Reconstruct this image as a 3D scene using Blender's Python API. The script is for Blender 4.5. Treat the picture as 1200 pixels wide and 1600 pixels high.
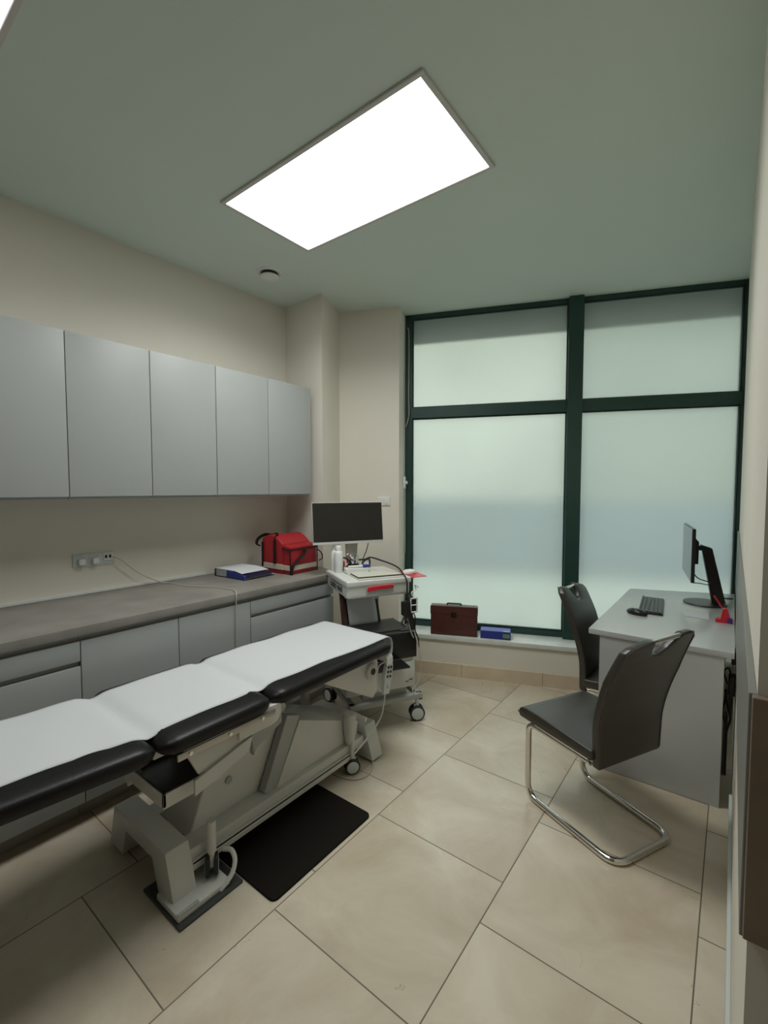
import bpy, bmesh, math, random
from mathutils import Vector, Matrix
random.seed(7)
PI = math.pi
S = bpy.context.scene
for o in list(bpy.data.objects): bpy.data.objects.remove(o)
COL = S.collection

# ------------------------------------------------------------------ camera
cd = bpy.data.cameras.new('camera'); cam = bpy.data.objects.new('camera', cd); COL.objects.link(cam)
cam.location = (0, 0, 1.5)
cam.rotation_euler = (math.radians(90 - 2.938), 0, math.radians(37.478))
cd.sensor_fit = 'HORIZONTAL'; cd.sensor_width = 36; cd.lens = 713.5 / 1200 * 36
cd.clip_start = 0.02; cd.clip_end = 100
S.camera = cam
# ------------------------------------------------------------------ world, exposure
W = bpy.data.worlds.new('overcast'); S.world = W; W.use_nodes = True
bg = W.node_tree.nodes['Background']; bg.inputs[0].default_value = (.90, .97, .98, 1); bg.inputs[1].default_value = 2.5
S.view_settings.view_transform = 'Standard'; S.view_settings.look = 'None'
S.view_settings.exposure = 0.14; S.view_settings.gamma = 1; S.view_settings.use_curve_mapping = False
LAMP = 3.0                                    # glow of the ceiling panels' diffusers
LAMPW = 17.0                                    # watts of light each panel throws down
LAMPCOL = (.97, 1.0, .965)

# ------------------------------------------------------------------ materials
def mat(name, col, rough=.5, metal=0, spec=.5, noise=0, nscale=8, bump=0, bscale=60, coat=0, emit=0, sheen=0):
    m = bpy.data.materials.new(name); m.use_nodes = True
    nt = m.node_tree; p = nt.nodes['Principled BSDF']
    c = (*col, 1)
    p.inputs['Base Color'].default_value = c; p.inputs['Roughness'].default_value = rough
    p.inputs['Metallic'].default_value = metal; p.inputs['Specular IOR Level'].default_value = spec
    p.inputs['Coat Weight'].default_value = coat; p.inputs['Sheen Weight'].default_value = sheen
    if emit:
        p.inputs['Emission Color'].default_value = c; p.inputs['Emission Strength'].default_value = emit
    tc = nt.nodes.new('ShaderNodeTexCoord')
    if noise:
        n = nt.nodes.new('ShaderNodeTexNoise'); n.inputs['Scale'].default_value = nscale; n.inputs['Detail'].default_value = 5
        nt.links.new(tc.outputs['Object'], n.inputs['Vector'])
        r = nt.nodes.new('ShaderNodeValToRGB'); r.color_ramp.elements[0].position = .3; r.color_ramp.elements[1].position = .7
        r.color_ramp.elements[0].color = (*[x * (1 - noise) for x in col], 1)
        r.color_ramp.elements[1].color = (*[min(1, x * (1 + noise)) for x in col], 1)
        nt.links.new(n.outputs['Fac'], r.inputs['Fac']); nt.links.new(r.outputs['Color'], p.inputs['Base Color'])
    if bump:
        n = nt.nodes.new('ShaderNodeTexNoise'); n.inputs['Scale'].default_value = bscale; n.inputs['Detail'].default_value = 3
        nt.links.new(tc.outputs['Object'], n.inputs['Vector'])
        b = nt.nodes.new('ShaderNodeBump'); b.inputs['Strength'].default_value = bump; b.inputs['Distance'].default_value = .004
        nt.links.new(n.outputs['Fac'], b.inputs['Height']); nt.links.new(b.outputs['Normal'], p.inputs['Normal'])
    return m

def floor_mat():
    m = bpy.data.materials.new('beige_tile_floor'); m.use_nodes = True
    nt = m.node_tree; N = nt.nodes; L = nt.links; p = N['Principled BSDF']
    g = N.new('ShaderNodeNewGeometry'); sp = N.new('ShaderNodeSeparateXYZ'); L.new(g.outputs['Position'], sp.inputs[0])
    def M(op, a, b=None, c=None):
        n = N.new('ShaderNodeMath'); n.operation = op
        for i, v in enumerate((a, b, c)):
            if v is None: continue
            if isinstance(v, (int, float)): n.inputs[i].default_value = v
            else: L.new(v, n.inputs[i])
        return n.outputs[0]
    u = M('DIVIDE', M('ADD', sp.outputs[0], 1.8595), .603)
    i = M('FLOOR', u); fu = M('SUBTRACT', u, i)
    v = M('DIVIDE', M('ADD', M('ADD', sp.outputs[1], M('MULTIPLY', i, .2)), .003), .6)
    j = M('FLOOR', v); fv = M('SUBTRACT', v, j)
    du = M('MINIMUM', fu, M('SUBTRACT', 1, fu)); dv = M('MINIMUM', fv, M('SUBTRACT', 1, fv))
    dd = M('MINIMUM', du, dv)
    grout = M('LESS_THAN', dd, .0036)
    cid = N.new('ShaderNodeCombineXYZ'); L.new(i, cid.inputs[0]); L.new(j, cid.inputs[1])
    wn = N.new('ShaderNodeTexWhiteNoise'); wn.noise_dimensions = '2D'; L.new(cid.outputs[0], wn.inputs['Vector'])
    off = N.new('ShaderNodeVectorMath'); off.operation = 'MULTIPLY_ADD'
    L.new(wn.outputs['Color'], off.inputs[0]); off.inputs[1].default_value = (9, 9, 9); L.new(g.outputs['Position'], off.inputs[2])
    n1 = N.new('ShaderNodeTexNoise'); n1.inputs['Scale'].default_value = 2.6; n1.inputs['Detail'].default_value = 7; n1.inputs['Roughness'].default_value = .6
    n1.inputs['Distortion'].default_value = .7
    L.new(off.outputs[0], n1.inputs['Vector'])
    r1 = N.new('ShaderNodeValToRGB'); e = r1.color_ramp.elements
    e[0].position = .34; e[0].color = (.55, .455, .34, 1); e[1].position = .68; e[1].color = (.71, .635, .51, 1)
    L.new(n1.outputs['Fac'], r1.inputs['Fac'])
    # thin brown veins
    n2 = N.new('ShaderNodeTexNoise'); n2.inputs['Scale'].default_value = 2.1; n2.inputs['Detail'].default_value = 6; n2.inputs['Distortion'].default_value = 1.6
    L.new(off.outputs[0], n2.inputs['Vector'])
    band = M('ABSOLUTE', M('SUBTRACT', n2.outputs['Fac'], .5))
    vein = M('LESS_THAN', band, .0016)
    n3 = N.new('ShaderNodeTexNoise'); n3.inputs['Scale'].default_value = 3.3; L.new(off.outputs[0], n3.inputs['Vector'])
    vein = M('MULTIPLY', vein, M('GREATER_THAN', n3.outputs['Fac'], .63))
    mx0 = N.new('ShaderNodeMix'); mx0.data_type = 'RGBA'; L.new(M('MULTIPLY', vein, .35), mx0.inputs['Factor'])
    L.new(r1.outputs['Color'], mx0.inputs['A']); mx0.inputs['B'].default_value = (.2, .14, .09, 1)
    br = M('ADD', .95, M('MULTIPLY', wn.outputs['Value'], .1))
    sc = N.new('ShaderNodeVectorMath'); sc.operation = 'SCALE'; L.new(mx0.outputs['Result'], sc.inputs[0]); L.new(br, sc.inputs['Scale'])
    mx = N.new('ShaderNodeMix'); mx.data_type = 'RGBA'; L.new(grout, mx.inputs['Factor'])
    L.new(sc.outputs[0], mx.inputs['A']); mx.inputs['B'].default_value = (.16, .135, .10, 1)
    L.new(mx.outputs['Result'], p.inputs['Base Color'])
    L.new(M('ADD', .24, M('MULTIPLY', grout, .5)), p.inputs['Roughness'])
    p.inputs['Specular IOR Level'].default_value = .5
    b = N.new('ShaderNodeBump'); b.inputs['Strength'].default_value = .4; b.inputs['Distance'].default_value = .002
    L.new(M('SUBTRACT', 1, grout), b.inputs['Height']); L.new(b.outputs['Normal'], p.inputs['Normal'])
    return m

def glass_mat():
    m = bpy.data.materials.new('frosted_glass'); m.use_nodes = True
    nt = m.node_tree; N = nt.nodes; L = nt.links
    N.remove(N['Principled BSDF']); out = N['Material Output']
    g = N.new('ShaderNodeBsdfRefraction'); g.inputs['Roughness'].default_value = .27; g.inputs['IOR'].default_value = 1.3
    g.inputs['Color'].default_value = (.93, .97, .95, 1)
    t = N.new('ShaderNodeBsdfTranslucent'); t.inputs['Color'].default_value = (.80, .84, .81, 1)
    gl = N.new('ShaderNodeBsdfDiffuse'); gl.inputs['Color'].default_value = (.55, .60, .57, 1)
    a = N.new('ShaderNodeMixShader'); a.inputs[0].default_value = .25; L.new(g.outputs[0], a.inputs[1]); L.new(t.outputs[0], a.inputs[2])
    b = N.new('ShaderNodeMixShader'); b.inputs[0].default_value = .22; L.new(a.outputs[0], b.inputs[1]); L.new(gl.outputs[0], b.inputs[2])
    L.new(b.outputs[0], out.inputs['Surface'])
    return m

def emit_mat(name, col, s):
    m = bpy.data.materials.new(name); m.use_nodes = True; N = m.node_tree.nodes
    N.remove(N['Principled BSDF']); e = N.new('ShaderNodeEmission'); e.inputs[0].default_value = (*col, 1); e.inputs[1].default_value = s
    m.node_tree.links.new(e.outputs[0], N['Material Output'].inputs['Surface']); return m

def stripes_mat(name, c1, c2, scale, axis='X'):
    m = bpy.data.materials.new(name); m.use_nodes = True; nt = m.node_tree; p = nt.nodes['Principled BSDF']
    tc = nt.nodes.new('ShaderNodeTexCoord'); w = nt.nodes.new('ShaderNodeTexWave'); w.bands_direction = axis
    w.inputs['Scale'].default_value = scale
    nt.links.new(tc.outputs['Object'], w.inputs['Vector'])
    r = nt.nodes.new('ShaderNodeValToRGB'); r.color_ramp.elements[0].color = (*c1, 1); r.color_ramp.elements[1].color = (*c2, 1)
    nt.links.new(w.outputs['Fac'], r.inputs['Fac']); nt.links.new(r.outputs['Color'], p.inputs['Base Color']); p.inputs['Roughness'].default_value = .7
    return m

m_floor = floor_mat()
m_wall = mat('wall_paint', (.78, .735, .65), .85, noise=.015, nscale=3, bump=.05, bscale=90)
m_ceil = mat('ceiling_paint', (.66, .75, .69), .9, noise=.015, nscale=2)
m_ceilfr = mat('lamp_frame', (.62, .60, .58), .5)
m_skirt = mat('skirting_tile', (.68, .56, .41), .4, noise=.08, nscale=6)
m_base = mat('white_baseboard', (.66, .70, .68), .5)
m_sill = mat('marble_sill', (.70, .72, .68), .18, noise=.08, nscale=9)
m_green = mat('dark_green_frame', (.018, .058, .048), .35)
m_glass = glass_mat()
m_gasket = mat('glazing_bead', (.008, .016, .014), .6)
m_cab = mat('grey_laminate', (.385, .40, .395), .42, noise=.02, nscale=4)
m_cabin = mat('cabinet_body_grey', (.33, .315, .28), .6)  # grey of the base cabinet bodies
m_work = mat('worktop_stone', (.245, .228, .205), .45, noise=.14, nscale=7, bump=.05)
m_strip = mat('white_plastic', (.78, .79, .76), .35)
m_sock = mat('grey_plastic', (.62, .66, .65), .4)
m_black = mat('black_plastic', (.012, .012, .012), .35)
m_dark = mat('charcoal_plastic', (.035, .034, .034), .4)
m_leather = mat('black_leatherette', (.007, .006, .007), .38, spec=.30, bump=.15, bscale=180)
m_chair = mat('brown_leatherette', (.040, .035, .028), .34, spec=.65, bump=.12, bscale=160)
m_chairtrim = mat('brown_seam', (.075, .06, .048), .45)
m_chrome = mat('chrome', (.72, .70, .66), .12, metal=1)
m_steel = mat('satin_steel', (.45, .43, .40), .35, metal=1)
m_paper = mat('white_paper', (.63, .64, .66), .75)
m_couch = mat('couch_white_enamel', (.70, .69, .645), .32, noise=.02, nscale=5)
m_couchd = mat('couch_grey_enamel', (.42, .43, .415), .35)
m_tray = mat('dark_tray_inside', (.07, .05, .04), .25)
m_mat = mat('black_rubber_mat', (.010, .008, .006), .9, spec=.2, bump=.3, bscale=220)
m_plate = mat('dark_floor_plate', (.05, .055, .055), .5)
m_cart = mat('cart_white', (.66, .66, .63), .35)
m_red = mat('red_nylon', (.36, .009, .016), .6, bump=.1, bscale=120)
m_redp = mat('red_plastic', (.62, .02, .04), .3)
m_reflect = mat('reflective_band', (.62, .55, .47), .45)
m_strap = mat('brown_strap', (.018, .012, .010), .8, spec=.2)
m_blue = mat('blue_card', (.02, .035, .25), .4)
m_blue2 = mat('light_blue_card', (.13, .17, .50), .45)
m_navy = mat('navy_card', (.012, .012, .04), .45)
m_brown = mat('oxblood_leather', (.085, .022, .018), .4, noise=.1, nscale=14, bump=.1)
m_browntop = mat('pale_brown_edge', (.16, .12, .10), .5)  # paler brown along the top of the document case
m_desk = mat('desk_laminate', (.50, .51, .50), .22, spec=.7, noise=.02, nscale=5)
m_deskedge = mat('desk_edge_band', (.40, .385, .36), .45)
m_panel = mat('wall_panel_laminate', (.215, .212, .195), .42, noise=.03, nscale=5)
m_wood = mat('brown_wall_board', (.24, .18, .13), .5, noise=.22, nscale=5)
m_screen = mat('screen_glass', (.012, .010, .008), .22)
m_cable = mat('black_cable', (.012, .012, .012), .5)
m_cablew = mat('white_cable', (.50, .48, .42), .5)
m_gloss = mat('glossy_screen', (.02, .03, .03), .08, spec=.8)
m_rubber = mat('rubber_tyre', (.02, .02, .022), .6)
m_key = mat('cream_keys', (.60, .585, .50), .5)
m_lightwood = mat('printer_reddish_side', (.07, .02, .015), .4)

# ------------------------------------------------------------------ mesh builder
def fillet(pts, r, n=6):
    pts = [Vector(p) for p in pts]
    if not isinstance(r, (list, tuple)): r = [r] * len(pts)
    out = [pts[0]]
    for i in range(1, len(pts) - 1):
        a, b, c = pts[i - 1], pts[i], pts[i + 1]
        u = (a - b); v = (c - b); lu, lv = u.length, v.length
        if lu < 1e-6 or lv < 1e-6: continue
        u /= lu; v /= lv
        d = max(-.9999, min(.9999, u.dot(v))); ang = math.acos(d)
        if ang > 3.1: out.append(b); continue
        t = min(r[i] / math.tan(ang / 2), lu * .49, lv * .49)
        p0 = b + u * t; p1 = b + v * t
        for k in range(n + 1):
            s = k / n
            out.append(p0 * (1 - s) ** 2 + b * 2 * s * (1 - s) + p1 * s ** 2)
    out.append(pts[-1]); return out

def smooth_path(pts, n=8):
    P = [Vector(p) for p in pts]; P = [P[0] * 2 - P[1]] + P + [P[-1] * 2 - P[-2]]
    out = []
    for i in range(1, len(P) - 2):
        for k in range(n):
            t = k / n
            out.append(.5 * ((2 * P[i]) + (-P[i - 1] + P[i + 1]) * t + (2 * P[i - 1] - 5 * P[i] + 4 * P[i + 1] - P[i + 2]) * t * t + (-P[i - 1] + 3 * P[i] - 3 * P[i + 1] + P[i + 2]) * t ** 3))
    out.append(P[-2]); return out

class MB:
    def __init__(s): s.bm = bmesh.new(); s.mats = []
    def mi(s, m):
        if m is None: return 0
        if m not in s.mats: s.mats.append(m)
        return s.mats.index(m)
    def _merge(s, b, m):
        i = s.mi(m)
        for f in b.faces: f.material_index = i; f.smooth = True
        me = bpy.data.meshes.new('t'); b.to_mesh(me); b.free()
        n0 = len(s.bm.faces); s.bm.from_mesh(me); bpy.data.meshes.remove(me)
        s.bm.faces.ensure_lookup_table()
        for f in s.bm.faces[n0:]: f.material_index = i
    def box(s, x0, x1, y0, y1, z0, z1, bev=0, seg=2, m=None, M=None):
        b = bmesh.new(); bmesh.ops.create_cube(b, size=1)
        for v in b.verts:
            v.co = Vector(((x0 + x1) / 2 + v.co.x * (x1 - x0), (y0 + y1) / 2 + v.co.y * (y1 - y0), (z0 + z1) / 2 + v.co.z * (z1 - z0)))
        if bev: bmesh.ops.bevel(b, geom=list(b.edges), offset=bev, segments=seg, profile=.6, affect='EDGES')
        if M: b.transform(M)
        s._merge(b, m); return s
    def prism(s, poly, axis, a, c, bev=0, seg=2, m=None, M=None, cuts=None, deform=None):
        # poly in the two other axes; axis 'x': (y,z)  'y': (x,z)  'z': (x,y)
        b = bmesh.new()
        def P(p, t):
            return {'x': (t, p[0], p[1]), 'y': (p[0], t, p[1]), 'z': (p[0], p[1], t)}[axis]
        vs = [b.verts.new(P(p, a)) for p in poly]; f = b.faces.new(vs)
        r = bmesh.ops.extrude_face_region(b, geom=[f])
        nv = [e for e in r['geom'] if isinstance(e, bmesh.types.BMVert)]
        k = 'xyz'.index(axis)
        for v in nv: v.co[k] = c
        bmesh.ops.recalc_face_normals(b, faces=b.faces)
        if bev: bmesh.ops.bevel(b, geom=list(b.edges), offset=bev, segments=seg, profile=.6, affect='EDGES')
        if cuts:
            for co, no in cuts:
                bmesh.ops.bisect_plane(b, geom=list(b.verts) + list(b.edges) + list(b.faces), plane_co=co, plane_no=no)
        if deform:
            for v in b.verts: v.co = Vector(deform(v.co))
        if M: b.transform(M)
        s._merge(b, m); return s
    def cyl(s, p0, p1, r0, r1=None, n=20, m=None, cap=True):
        r1 = r0 if r1 is None else r1
        p0 = Vector(p0); p1 = Vector(p1); d = p1 - p0
        b = bmesh.new(); bmesh.ops.create_cone(b, cap_ends=cap, segments=n, radius1=r0, radius2=r1, depth=d.length)
        M = Matrix.Translation((p0 + p1) / 2) @ d.to_track_quat('Z', 'Y').to_matrix().to_4x4()
        b.transform(M); s._merge(b, m); return s
    def tube(s, pts, r, n=8, m=None, closed=False, flat=None):
        pts = [Vector(p) for p in pts]; b = bmesh.new(); rings = []
        N = len(pts); up = None
        for i, p in enumerate(pts):
            if closed: t = pts[(i + 1) % N] - pts[i - 1]
            else: t = (pts[min(i + 1, N - 1)] - pts[max(i - 1, 0)])
            t.normalize()
            if up is None:
                up = Vector((0, 0, 1)) if abs(t.z) < .9 else Vector((1, 0, 0))
            sd = t.cross(up).normalized(); up = sd.cross(t).normalized()
            rings.append([b.verts.new(p + (sd * math.cos(2 * PI * k / n) + up * math.sin(2 * PI * k / n) * (flat or 1)) * r) for k in range(n)])
        for i in range(N if closed else N - 1):
            A = rings[i]; B = rings[(i + 1) % N]
            for k in range(n): b.faces.new((A[k], A[(k + 1) % n], B[(k + 1) % n], B[k]))
        if not closed:
            b.faces.new(rings[0][::-1]); b.faces.new(rings[-1])
        bmesh.ops.recalc_face_normals(b, faces=b.faces)
        s._merge(b, m); return s
    def lathe(s, prof, c=(0, 0, 0), n=32, m=None, M=None):
        b = bmesh.new(); rings = []
        for r, z in prof:
            rings.append([b.verts.new((c[0] + max(r, 1e-5) * math.cos(2 * PI * k / n), c[1] + max(r, 1e-5) * math.sin(2 * PI * k / n), c[2] + z)) for k in range(n)])
        for A, B in zip(rings, rings[1:]):
            for k in range(n): b.faces.new((A[k], A[(k + 1) % n], B[(k + 1) % n], B[k]))
        b.faces.new(rings[0][::-1]); b.faces.new(rings[-1])
        bmesh.ops.remove_doubles(b, verts=b.verts, dist=2e-5)
        bmesh.ops.recalc_face_normals(b, faces=b.faces)
        if M: b.transform(M)
        s._merge(b, m); return s
    def grid(s, fn, nu, nv, m=None, closed_u=False):
        b = bmesh.new(); V = [[b.verts.new(fn(i / nu, j / nv)) for j in range(nv + 1)] for i in range(nu + (0 if closed_u else 1))]
        L_ = len(V)
        for i in range(nu):
            for j in range(nv):
                b.faces.new((V[i][j], V[(i + 1) % L_][j], V[(i + 1) % L_][j + 1], V[i][j + 1]))
        bmesh.ops.remove_doubles(b, verts=b.verts, dist=1e-6)
        bmesh.ops.recalc_face_normals(b, faces=b.faces)
        s._merge(b, m); return s
    def build(s, name, m=None, parent=None, ang=35):
        me = bpy.data.meshes.new(name); s.bm.to_mesh(me); s.bm.free()
        for q in (s.mats or [m]): me.materials.append(q if q else m)
        if s.mats and m and None in s.mats: pass
        o = bpy.data.objects.new(name, me); COL.objects.link(o)
        try: me.set_sharp_from_angle(angle=math.radians(ang))
        except Exception: pass
        if parent: o.parent = parent
        return o
def B(x0, x1, y0, y1, z0, z1, bev=0, seg=2, m=None): return MB().box(x0, x1, y0, y1, z0, z1, bev, seg, m)
def tag(o, label=None, cat=None, group=None, kind=None):
    if label: o['label'] = label
    if cat: o['category'] = cat
    if group: o['group'] = group
    if kind: o['kind'] = kind
    return o
def thing(name, label, cat, loc=(0, 0, 0), rz=0, group=None):
    o = bpy.data.objects.new(name, None); o.empty_display_size = .05; COL.objects.link(o)
    o.location = loc; o.rotation_euler = (0, 0, rz)
    return tag(o, label, cat, group)
def struct(name, mb, m, loc=None, rz=0, parent=None):
    o = mb.build(name, m, parent)
    if loc: o.location = loc; o.rotation_euler = (0, 0, rz)
    if not parent: o['kind'] = 'structure'
    return o
def copy_tree(o, parent=None):
    c = o.copy(); COL.objects.link(c); c.parent = parent
    for ch in [q for q in list(bpy.data.objects) if q.parent == o]: copy_tree(ch, c)
    return c

# ------------------------------------------------------------------ room shell
H = 2.95; XL = -2.92; XR = .036; JOG = .85
WA = math.radians(21.35); WO = (-1.9305, 3.1150, 0)      # window wall frame: x along the wall, y outwards
plan = [(-3.1, -1.6), (1.6, -1.6), (1.6, 4.81), (-3.1, 2.98)]
struct('floor', MB().prism(plan, 'z', -.1, 0), m_floor)
struct('ceiling', MB().prism(plan, 'z', H, H + .1), m_ceil)
struct('wall_left', B(XL - .1, XL, -1.6, 3.3, 0, H), m_wall)
m_unseen = mat('dark_unseen_wall', (.30, .28, .24), .8)  # unseen walls kept dark to cut bounce light near the camera
struct('wall_back', B(-3.0, 1.5, -1.6, -1.5, 0, H), m_unseen)
struct('wall_right', B(XR, XR + .14, JOG, 4.35, 0, H), m_wall)
struct('wall_passage', MB().box(XR + .14, 1.5, JOG, JOG + .12, 0, H), m_wall)
struct('wall_side', B(1.5, 1.6, -1.6, .97, 0, H), m_unseen)
# corner pier between left wall and window wall
pier = MB().prism([(XL - .02, 2.501), (-2.485, 2.475), (-2.655, 2.86), (XL - .02, 2.86)], 'z', 0, H)
struct('wall_corner_pier', pier, m_wall)
struct('wall_window_left', MB().box(-1.15, -.252, 0, .34, 0, H), m_wall, WO, WA)
struct('wall_window_below', MB().box(-.252, 2.3, 0, .34, 0, .288), m_wall, WO, WA)
# skirting under the window: three tiles with joints
sk = MB()
for a, b in ((-.76, -.345), (-.343, .2655), (.2675, .8755), (.8775, 1.4855), (1.4875, 2.10)):
    sk.box(a, b, -.010, .0, 0, .102, .001, 1)
struct('baseboard_window', sk, m_skirt, (WO[0], WO[1], 0), WA)
struct('baseboard_right', MB().box(XR - .012, XR, JOG, 2.62, 0, .075, .002, 1), m_base)
# sill
struct('trim_1', MB().box(-.25, 2.15, -.018, .33, .288, .322, .003, 2), m_sill, WO, WA)

# window: green frame, transom, centre post, four frosted panes
win = thing('window_1', None, None, WO, WA); win['kind'] = 'structure'
f = MB()
f.box(-.25, -.192, .21, .28, .322, H)
f.box(2.175, 2.20, .21, .28, .322, H)
f.box(-.25, 2.20, .21, .28, 2.915, H)
f.box(-.25, 2.20, .21, .28, .322, .368)
f.build('window_frame', m_green, win)
MB().box(-.2, 2.18, .200, .275, 2.09, 2.18, .003, 1).build('transom', m_green, win)
MB().box(1.030, 1.135, .165, .28, .300, H, .004, 1).build('centre_post', m_green, win)
for (a, b) in ((-.192, 1.03), (1.135, 2.175)):
    for (c, d) in ((.368, 2.09), (2.18, 2.915)):
        p = MB().box(a - .004, b + .004, .238, .246, c - .004, d + .004).build('glass_pane', m_glass, win)
        bd = MB(); w_ = .008
        bd.box(a, a + w_, .216, .238, c, d); bd.box(b - w_, b, .216, .238, c, d)
        bd.box(a + w_, b - w_, .216, .238, c, c + w_); bd.box(a + w_, b - w_, .216, .238, d - w_, d)
        bd.build('glazing_bead', m_gasket, p)

# backdrop outside the frosted glass, partly invented
struct('trim_2', MB().box(-8, 9, .5, 16, -.25, -.15), mat('pavement_outside', (.40, .42, .365), .9, noise=.1, nscale=1.2), WO, WA)
so = MB()
so.box(-1.2, 3.2, .34, .60, 3.04, 3.12)
so.box(-1.2, 3.2, .47, .53, 2.80, 3.04)
for k in range(34):
    so.box(-1.0 + k * .115, -1.0 + k * .115 + .060, .42, .47, 2.82, 3.04)
struct('trim_3', so, mat('folded_outside_blind', (.065, .072, .045), .7), WO, WA)
struct('wall_outside', MB().box(-9, 2.2, 9.5, 9.8, -.15, 6.3), mat('facade_outside', (.56, .55, .47), .9, noise=.15, nscale=.4), WO, WA)
struct('wall_added_right', MB().box(2.2, 12, 9.0, 9.8, -.15, 6.6), mat('added_dark_facade', (.28, .30, .255), .9, noise=.15, nscale=.4), WO, WA)  # added darker facade that dims the right-hand panes
struct('wall_added_low', MB().box(-7, 9, 5.6, 5.8, -.15, 1.28), mat('blue_grey_blur_standin', (.12, .165, .195), .8, noise=.25, nscale=.5), WO, WA)  # invented low wall, stands in for the bluish blur of the street

# right wall guard boards
tag(MB().box(XR - .010, XR, JOG - .001, 4.09, .825, 1.2, .001, 1).build('wall_guard_panel', m_panel),
    'grey-beige laminate guard board fixed along the right wall above desk height', 'wall panel')
tag(MB().box(XR - .006, 1.2, JOG - .018, JOG - .002, .835, 1.2, .001, 1).build('wall_guard_panel', m_wood),
    'dark brown board on the wall end at the right edge of the photo', 'wall panel')

# ------------------------------------------------------------------ ceiling lights
m_lamp = emit_mat('lamp_diffuser', LAMPCOL, LAMP)
def ceiling_light(cx, cy, label, k=1.0):
    t = thing('ceiling_light', label, 'ceiling light', (cx, cy, H), 0, None)
    a, b, w_ = .585, .282, .020
    fr = MB()
    fr.box(-a - w_, a + w_, -b - w_, -b, -.012, 0, .002, 1); fr.box(-a - w_, a + w_, b, b + w_, -.012, 0, .002, 1)
    fr.box(-a - w_, -a, -b, b, -.012, 0, .002, 1); fr.box(a, a + w_, -b, b, -.012, 0, .002, 1)
    fr.build('lamp_frame', m_ceilfr, t)
    MB().box(-a, a, -b, b, -.006, -.001).build('diffuser', m_lamp, t)
    ld = bpy.data.lights.new('panel_light', 'AREA'); ld.shape = 'RECTANGLE'; ld.size = a * 2; ld.size_y = b * 2
    ld.energy = LAMPW * k; ld.color = LAMPCOL; ld.spread = math.radians(150)
    lo_ = bpy.data.objects.new('panel_light', ld); COL.objects.link(lo_); lo_.parent = t; lo_.location = (0, 0, -.0075)
    return t
ceiling_light(-1.503, 1.690, 'bright rectangular LED ceiling panel in the middle of the ceiling')
ceiling_light(-1.503, .182, 'second LED ceiling panel, only its corner showing at the top left of the photo', .2)

# round ceiling vent
t = thing('ceiling_vent', 'small round white air vent in the ceiling beyond the light panel', 'vent', (-2.527, 2.03, H))
MB().lathe([(.062, 0), (.088, 0), (.086, -.006), (.074, -.010), (.064, -.006)], m=None).build('rim', m_strip, t)
MB().lathe([(.0, -.001), (.064, -.001), (.050, -.012), (.0, -.014)]).build('throat', m_black, t)
MB().lathe([(0, -.022), (.055, -.020), (.062, -.028), (.055, -.036), (.03, -.042), (0, -.043)]).build('valve_disc', m_strip, t)

# ------------------------------------------------------------------ wall cabinets
ys = [.432, .832, 1.232, 1.632, 2.030, 2.428]
names = ['grey wall cabinet at the left photo edge, nearest the camera', 'grey wall cabinet second from the left edge, above the wall sockets',
         'grey wall cabinet in the middle of the row of five', 'grey wall cabinet second from the window end, above the blue ring binder',
         'grey wall cabinet at the window end, above the red bag']
for k in range(5):
    y0, y1 = ys[k], ys[k + 1]
    t = thing('wall_cabinet', names[k], 'cabinet', (XL, y0, 1.448), 0, 'wall cabinets in a row')
    d = .36; w_ = y1 - y0
    MB().box(.001, d - .022, .0015, w_ - .0015, -.0, .807, .001, 1).build('cabinet_body', m_cab, t)
    MB().box(d - .020, d, .002, w_ - .002, .012, .807, .0015, 2).build('door', m_cab, t)
# ------------------------------------------------------------------ base cabinets + worktop
XB = -2.25
def base_cab(y0, y1, label, fronts):
    t = thing('base_cabinet', label, 'cabinet', (XL, y0, 0), 0, 'base cabinets under the worktop')
    D = XB - XL; w_ = y1 - y0
    b = MB(); b.box(.001, D - .024, .001, w_ - .001, .10, .858); b.box(.001, D - .09, .001, w_ - .001, 0, .10)
    b.build('cabinet_body', m_cabin, t)
    for (kind, a, c, z0, z1) in fronts:
        MB().box(D - .020, D, a + .002, c - .002, z0, z1, .0015, 2).build(kind, m_cab, t)
base_cab(.05, .752, 'grey drawer unit under the worktop at the left photo edge', [('drawer', 0, .702, .745, .833), ('drawer', 0, .702, .42, .722), ('drawer', 0, .702, .105, .397)])
base_cab(.752, 1.637, 'two-door grey base cabinet between the two drawer units', [('door', 0, .445, .105, .833), ('door', .445, .885, .105, .833)])
base_cab(1.637, 2.342, 'grey drawer unit under the worktop beside the medical cart', [('drawer', 0, .705, .753, .833), ('drawer', 0, .705, .42, .732), ('drawer', 0, .705, .105, .397)])
wt = MB().prism([(XL + .001, -.2), (-2.236, -.2), (-2.236, 2.36), (-2.486, 2.468), (XL + .001, 2.494)], 'z', .860, .900, .003, 2)
tag(wt.build('worktop', m_work), 'long grey stone-look worktop running along the left wall', 'worktop')
tag(MB().box(XL + .001, XL + .018, .0, 1.75, .9005, .918, .003, 2).build('worktop_strip', m_strip), 'white sealing strip along the back edge of the grey worktop', 'trim')

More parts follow.
